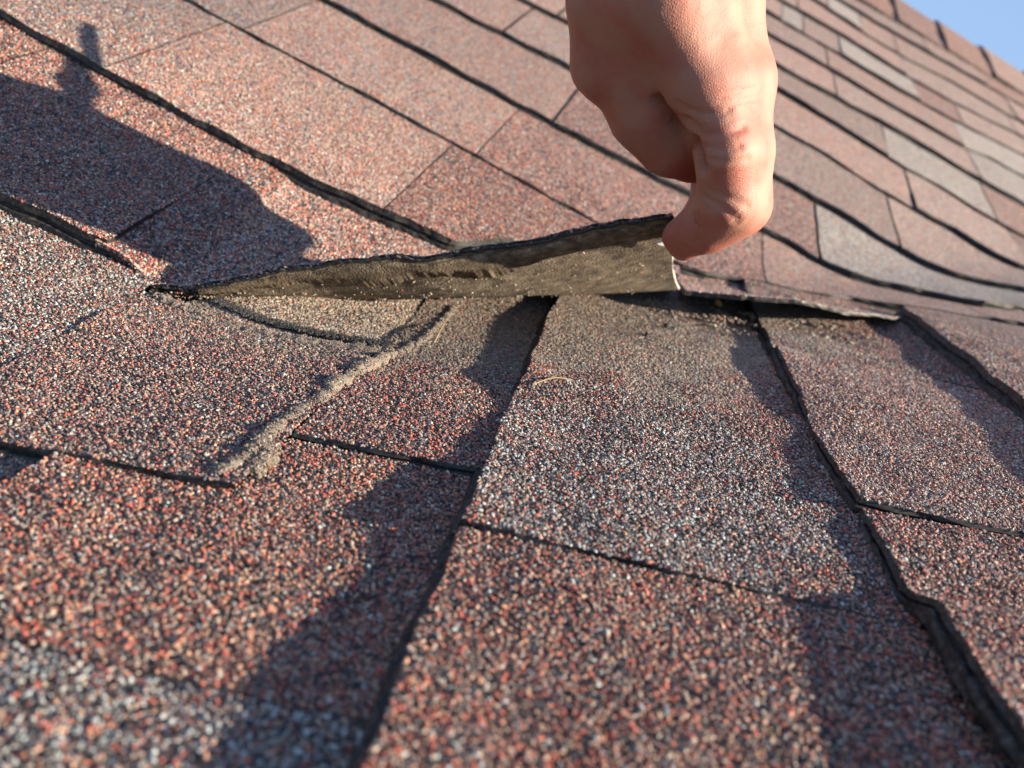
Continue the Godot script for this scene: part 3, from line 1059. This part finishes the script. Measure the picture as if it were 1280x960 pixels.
# ---------------------------------------------------------------- the hand
const BONES := [
	["index_mc", [-0.1393, 0.1646, 0.1903, 0.0160], [-0.1035, 0.1267, 0.1910, 0.0150], [-0.0820, 0.1044, 0.1934, 0.0138]],
	["index_side", [-0.1422, 0.1594, 0.2029, 0.0160], [-0.1123, 0.1202, 0.2067, 0.0155], [-0.0907, 0.1006, 0.2085, 0.0135]],
	["middle_mc", [-0.1463, 0.1537, 0.2157, 0.0160], [-0.1222, 0.1136, 0.2185, 0.0155], [-0.0988, 0.0961, 0.2164, 0.0115]],
	["ring_mc", [-0.1517, 0.1523, 0.2117, 0.0150], [-0.1296, 0.1109, 0.2113, 0.0160], [-0.1165, 0.0925, 0.1995, 0.0160]],
	["pinky_mc", [-0.1594, 0.1505, 0.2058, 0.0140], [-0.1416, 0.1062, 0.2020, 0.0140], [-0.1309, 0.0871, 0.1947, 0.0135]],
	["palm", [-0.1323, 0.1303, 0.1930, 0.0190], [-0.1124, 0.1036, 0.1868, 0.0180]],
	["palm_heel", [-0.1251, 0.1037, 0.1874, 0.0160], [-0.1206, 0.0897, 0.1822, 0.0150]],
	["palm_fill", [-0.1000, 0.0901, 0.1795, 0.0140], [-0.0775, 0.0769, 0.1789, 0.0090]],
	["index", [-0.0820, 0.1044, 0.1934, 0.0138], [-0.0671, 0.0835, 0.1992, 0.0108], [-0.0559, 0.0659, 0.1956, 0.0106], [-0.0619, 0.0521, 0.1938, 0.0083], [-0.0717, 0.0424, 0.1951, 0.0047]],
	["index_front", [-0.0929, 0.0955, 0.2147, 0.0115], [-0.0761, 0.0797, 0.2181, 0.0085], [-0.0647, 0.0645, 0.2109, 0.0085], [-0.0658, 0.0523, 0.2017, 0.0066], [-0.0718, 0.0432, 0.1958, 0.0043]],
	["index_mid", [-0.0876, 0.0998, 0.2046, 0.0130], [-0.0716, 0.0816, 0.2089, 0.0110], [-0.0599, 0.0647, 0.2035, 0.0108], [-0.0639, 0.0521, 0.1980, 0.0078]],
	["middle", [-0.0974, 0.0977, 0.1960, 0.0150], [-0.0727, 0.0829, 0.1746, 0.0110], [-0.0600, 0.0652, 0.1733, 0.0105], [-0.0657, 0.0390, 0.1896, 0.0058]],
	["ring", [-0.1165, 0.0925, 0.1995, 0.0160], [-0.1071, 0.0794, 0.1941, 0.0150], [-0.0920, 0.0719, 0.1890, 0.0114], [-0.0812, 0.0683, 0.1842, 0.0064]],
	["pinky", [-0.1309, 0.0871, 0.1947, 0.0125], [-0.1241, 0.0822, 0.1667, 0.0060], [-0.1374, 0.1009, 0.1334, 0.0046], [-0.1582, 0.1275, 0.0892, 0.0036]],
	["thumb", [-0.1206, 0.1375, 0.1852, 0.0160], [-0.0953, 0.1145, 0.1596, 0.0135], [-0.0716, 0.0785, 0.1506, 0.0110], [-0.0597, 0.0591, 0.1542, 0.0095], [-0.0672, 0.0433, 0.1665, 0.0072]],
	["wrist", [-0.1517, 0.1615, 0.2146, 0.0290], [-0.1463, 0.1602, 0.2110, 0.0240]],
]
const FOREARM := [
	["forearm", [-0.2099, 0.2650, 0.2458, 0.0460], [-0.1856, 0.2223, 0.2255, 0.0380], [-0.1517, 0.1615, 0.2146, 0.0290]],
	["forearm_side", [-0.2096, 0.2777, 0.2301, 0.0420], [-0.1832, 0.2293, 0.2154, 0.0340], [-0.1475, 0.1653, 0.2090, 0.0260]],
]
const CREASES := [
	[Vector3(-0.1058, 0.0845, 0.2145), Vector3(-0.1011, 0.0825, 0.2132), Vector3(-0.0956, 0.0808, 0.2088), Vector3(-0.0906, 0.0795, 0.2079), Vector3(-0.0868, 0.0774, 0.2209), Vector3(-0.0833, 0.0742, 0.2222), Vector3(-0.0804, 0.0712, 0.2220)],
	[Vector3(-0.0972, 0.0826, 0.2155), Vector3(-0.0938, 0.0832, 0.2207), Vector3(-0.0890, 0.0826, 0.2233)],
	[Vector3(-0.0991, 0.0872, 0.2234), Vector3(-0.0963, 0.0868, 0.2237), Vector3(-0.0937, 0.0869, 0.2245), Vector3(-0.0904, 0.0878, 0.2250), Vector3(-0.0873, 0.0891, 0.2261), Vector3(-0.0847, 0.0907, 0.2256), Vector3(-0.0824, 0.0929, 0.2248)],
	[Vector3(-0.0913, 0.0813, 0.2200), Vector3(-0.0878, 0.0813, 0.2231), Vector3(-0.0847, 0.0824, 0.2250), Vector3(-0.0820, 0.0838, 0.2261), Vector3(-0.0794, 0.0859, 0.2261), Vector3(-0.0769, 0.0878, 0.2255), Vector3(-0.0744, 0.0902, 0.2231)],
	[Vector3(-0.0829, 0.0790, 0.2256), Vector3(-0.0801, 0.0792, 0.2264), Vector3(-0.0779, 0.0802, 0.2276), Vector3(-0.0751, 0.0820, 0.2278), Vector3(-0.0722, 0.0840, 0.2263)],
	[Vector3(-0.0812, 0.0754, 0.2248), Vector3(-0.0781, 0.0759, 0.2270), Vector3(-0.0749, 0.0771, 0.2274), Vector3(-0.0712, 0.0793, 0.2267), Vector3(-0.0676, 0.0820, 0.2242)],
	[Vector3(-0.0736, 0.0632, 0.2178), Vector3(-0.0681, 0.0631, 0.2203), Vector3(-0.0630, 0.0625, 0.2206), Vector3(-0.0576, 0.0611, 0.2184)],
	[Vector3(-0.0740, 0.0659, 0.2197), Vector3(-0.0691, 0.0664, 0.2219), Vector3(-0.0633, 0.0671, 0.2211), Vector3(-0.0574, 0.0673, 0.2182)],
	[Vector3(-0.0721, 0.0541, 0.2101), Vector3(-0.0683, 0.0513, 0.2113), Vector3(-0.0649, 0.0462, 0.2081)],
	[Vector3(-0.0712, 0.0557, 0.2132), Vector3(-0.0664, 0.0526, 0.2131), Vector3(-0.0624, 0.0469, 0.2086)],
	[Vector3(-0.0870, 0.0964, 0.2255), Vector3(-0.0848, 0.0983, 0.2242), Vector3(-0.0824, 0.1001, 0.2220), Vector3(-0.0799, 0.1021, 0.2191), Vector3(-0.0772, 0.1042, 0.2146)],
	[Vector3(-0.0869, 0.0935, 0.2259), Vector3(-0.0842, 0.0952, 0.2246), Vector3(-0.0814, 0.0970, 0.2225), Vector3(-0.0780, 0.0995, 0.2179), Vector3(-0.0745, 0.1020, 0.2133)],
]


func skin_of(st: SurfaceTool, bones: Array, cell: float, soft: float, first: int) -> int:
	var lo := Vector3.ONE * 9.0
	var hi := -lo
	for b in bones:
		for k in range(1, b.size()):
			var p := Vector3(b[k][0], b[k][1], b[k][2])
			var r := Vector3.ONE * (float(b[k][3]) + soft * 3.0 + cell * 2.0)
			lo = lo.min(p - r)
			hi = hi.max(p + r)
	var nx := int((hi.x - lo.x) / cell) + 2
	var ny := int((hi.y - lo.y) / cell) + 2
	var nz := int((hi.z - lo.z) / cell) + 2
	var sum := PackedFloat32Array()
	sum.resize(nx * ny * nz)
	var sy := nx
	var sz := nx * ny
	for b in bones:
		for k in range(1, b.size() - 1):
			var a := Vector3(b[k][0], b[k][1], b[k][2])
			var c := Vector3(b[k + 1][0], b[k + 1][1], b[k + 1][2])
			var ra: float = b[k][3]
			var rc: float = b[k + 1][3]
			var reach := maxf(ra, rc) + soft * 3.2
			var l := ((a.min(c) - Vector3.ONE * reach - lo) / cell).floor()
			var h := ((a.max(c) + Vector3.ONE * reach - lo) / cell).ceil()
			var ac := c - a
			var inv := 1.0 / ac.length_squared()
			for iz in range(maxi(0, int(l.z)), mini(nz - 1, int(h.z)) + 1):
				for iy in range(maxi(0, int(l.y)), mini(ny - 1, int(h.y)) + 1):
					for ix in range(maxi(0, int(l.x)), mini(nx - 1, int(h.x)) + 1):
						var p := lo + Vector3(ix, iy, iz) * cell - a
						var t := clampf(p.dot(ac) * inv, 0.0, 1.0)
						var d := (p - ac * t).length() - lerpf(ra, rc, t) + soft * 0.32
						if d < soft * 3.2:
							sum[ix + iy * sy + iz * sz] += exp(maxf(-d / soft, -3.2) if d > 0.0 else minf(-d / soft, 8.0))
	# the surface is where the sum reaches 1
	var dims := nx * ny * nz
	var fld := PackedFloat32Array()
	fld.resize(dims)
	for i in dims:
		fld[i] = -log(maxf(sum[i], 1e-4)) * soft
	var vid := PackedInt32Array()
	vid.resize(dims)
	vid.fill(-1)
	var offs := [0, 1, sy, sy + 1, sz, sz + 1, sz + sy, sz + sy + 1]
	var corner := [Vector3(0, 0, 0), Vector3(1, 0, 0), Vector3(0, 1, 0), Vector3(1, 1, 0), Vector3(0, 0, 1), Vector3(1, 0, 1), Vector3(0, 1, 1), Vector3(1, 1, 1)]
	var edges := [[0, 1], [2, 3], [4, 5], [6, 7], [0, 2], [1, 3], [4, 6], [5, 7], [0, 4], [1, 5], [2, 6], [3, 7]]
	var n := first
	for iz in nz - 1:
		for iy in ny - 1:
			for ix in nx - 1:
				var i := ix + iy * sy + iz * sz
				var inside := 0
				for o in offs:
					if fld[i + o] < 0.0: inside += 1
				if inside == 0 or inside == 8: continue
				var p := Vector3.ZERO
				var m := 0
				for e in edges:
					var fa := fld[i + offs[e[0]]]
					var fb := fld[i + offs[e[1]]]
					if (fa < 0.0) != (fb < 0.0):
						p += (corner[e[0]] as Vector3).lerp(corner[e[1]], fa / (fa - fb))
						m += 1
				p /= m
				var gx := fld[i + 1] - fld[i] + fld[i + 1 + sy] - fld[i + sy] + fld[i + 1 + sz] - fld[i + sz] + fld[i + 1 + sy + sz] - fld[i + sy + sz]
				var gy := fld[i + sy] - fld[i] + fld[i + 1 + sy] - fld[i + 1] + fld[i + sy + sz] - fld[i + sz] + fld[i + 1 + sy + sz] - fld[i + 1 + sz]
				var gz := fld[i + sz] - fld[i] + fld[i + 1 + sz] - fld[i + 1] + fld[i + sy + sz] - fld[i + sy] + fld[i + 1 + sy + sz] - fld[i + 1 + sy]
				var g := Vector3(gx, gy, gz).normalized()
				var w := lo + (Vector3(ix, iy, iz) + p) * cell
				var dent := crease_depth(w)
				w -= g * dent
				st.set_color(skin_tone(w, dent))
				st.add_vertex(w)
				vid[i] = n
				n += 1
	for iz in range(1, nz - 1):
		for iy in range(1, ny - 1):
			for ix in range(1, nx - 1):
				var i := ix + iy * sy + iz * sz
				var s := fld[i] < 0.0
				for ax in 3:
					var step: int = [1, sy, sz][ax]
					if s == (fld[i + step] < 0.0): continue
					var u: int = [sy, sz, 1][ax]
					var v: int = [sz, 1, sy][ax]
					var a := vid[i]
					var b := vid[i - u]
					var c := vid[i - u - v]
					var d := vid[i - v]
					if a < 0 or b < 0 or c < 0 or d < 0: continue
					for k in ([a, b, c, a, c, d] if not s else [a, c, b, a, d, c]): st.add_index(k)
	return n


func crease_depth(p: Vector3) -> float:
	var best := 0.0
	for i in CREASES.size():
		var c: Array = CREASES[i]
		for k in c.size() - 1:
			var q := Geometry3D.get_closest_point_to_segment(p, c[k], c[k + 1])
			var d := p.distance_to(q)
			if d < 0.009:
				var depth: float = [0.0058, 0.0018, 0.0009, 0.0011, 0.0009, 0.0006, 0.0010, 0.0007, 0.0013, 0.0008, 0.0005, 0.0005][i]
				var wide: float = [0.0024, 0.0016, 0.0013, 0.0013, 0.0012, 0.0011, 0.0014, 0.0012, 0.0012, 0.0010, 0.0011, 0.0010][i]
				best = maxf(best, depth * exp(-(d * d) / (wide * wide)))
	return best


func skin_tone(p: Vector3, dent: float) -> Color:
	var n := wob.get_noise_3d(p.x * 60.0, p.y * 60.0, p.z * 60.0) * 0.5 + 0.5
	var m := wob.get_noise_3d(p.x * 240.0 + 9.0, p.y * 240.0, p.z * 240.0) * 0.5 + 0.5
	n = smoothstep(0.2, 0.8, n)
	var c := Color(0.315, 0.143, 0.101).lerp(Color(0.31, 0.094, 0.067), n)
	c = c.lerp(Color(0.345, 0.170, 0.122), m * 0.4)
	# redder over the knuckle and at the fingertips
	var red := exp(-pow(p.distance_to(Vector3(-0.0745, 0.1008, 0.2134)) / 0.012, 2.0)) * 0.3
	red += exp(-pow(p.distance_to(Vector3(-0.0801, 0.0683, 0.1907)) / 0.010, 2.0)) * 0.9
	red += exp(-pow(p.distance_to(Vector3(-0.071, 0.042, 0.196)) / 0.008, 2.0)) * 0.4
	c = c.lerp(Color(0.31, 0.068, 0.052), clampf(red, 0.0, 0.8))
	return c


func build_person() -> void:
	var o := Node3D.new()
	tag(o, "bare hand of a person reaching in from above, pinching the shingle's corner", "person")
	put(o, "person")
	var st := SurfaceTool.new()
	st.begin(Mesh.PRIMITIVE_TRIANGLES)
	var n := skin_of(st, BONES, 0.0014, 0.0032, 0)
	n = skin_of(st, FOREARM, 0.006, 0.005, n)
	st.generate_normals()
	var m := StandardMaterial3D.new()
	m.resource_name = "skin"
	m.vertex_color_use_as_albedo = true
	m.roughness = 0.66
	m.subsurf_scatter_enabled = true
	m.subsurf_scatter_strength = 0.12
	m.heightmap_enabled = true
	m.uv1_triplanar = true
	m.uv1_scale = Vector3(34, 34, 34)
	var hn := cells(31, 0.06, FastNoiseLite.RETURN_DISTANCE2_SUB)
	hn.domain_warp_enabled = true
	hn.domain_warp_amplitude = 6.0
	hn.domain_warp_frequency = 0.05
	m.heightmap_texture = noise_tex(512, hn)
	m.heightmap_scale = 0.014
	part("hand", st.commit(), o, m)
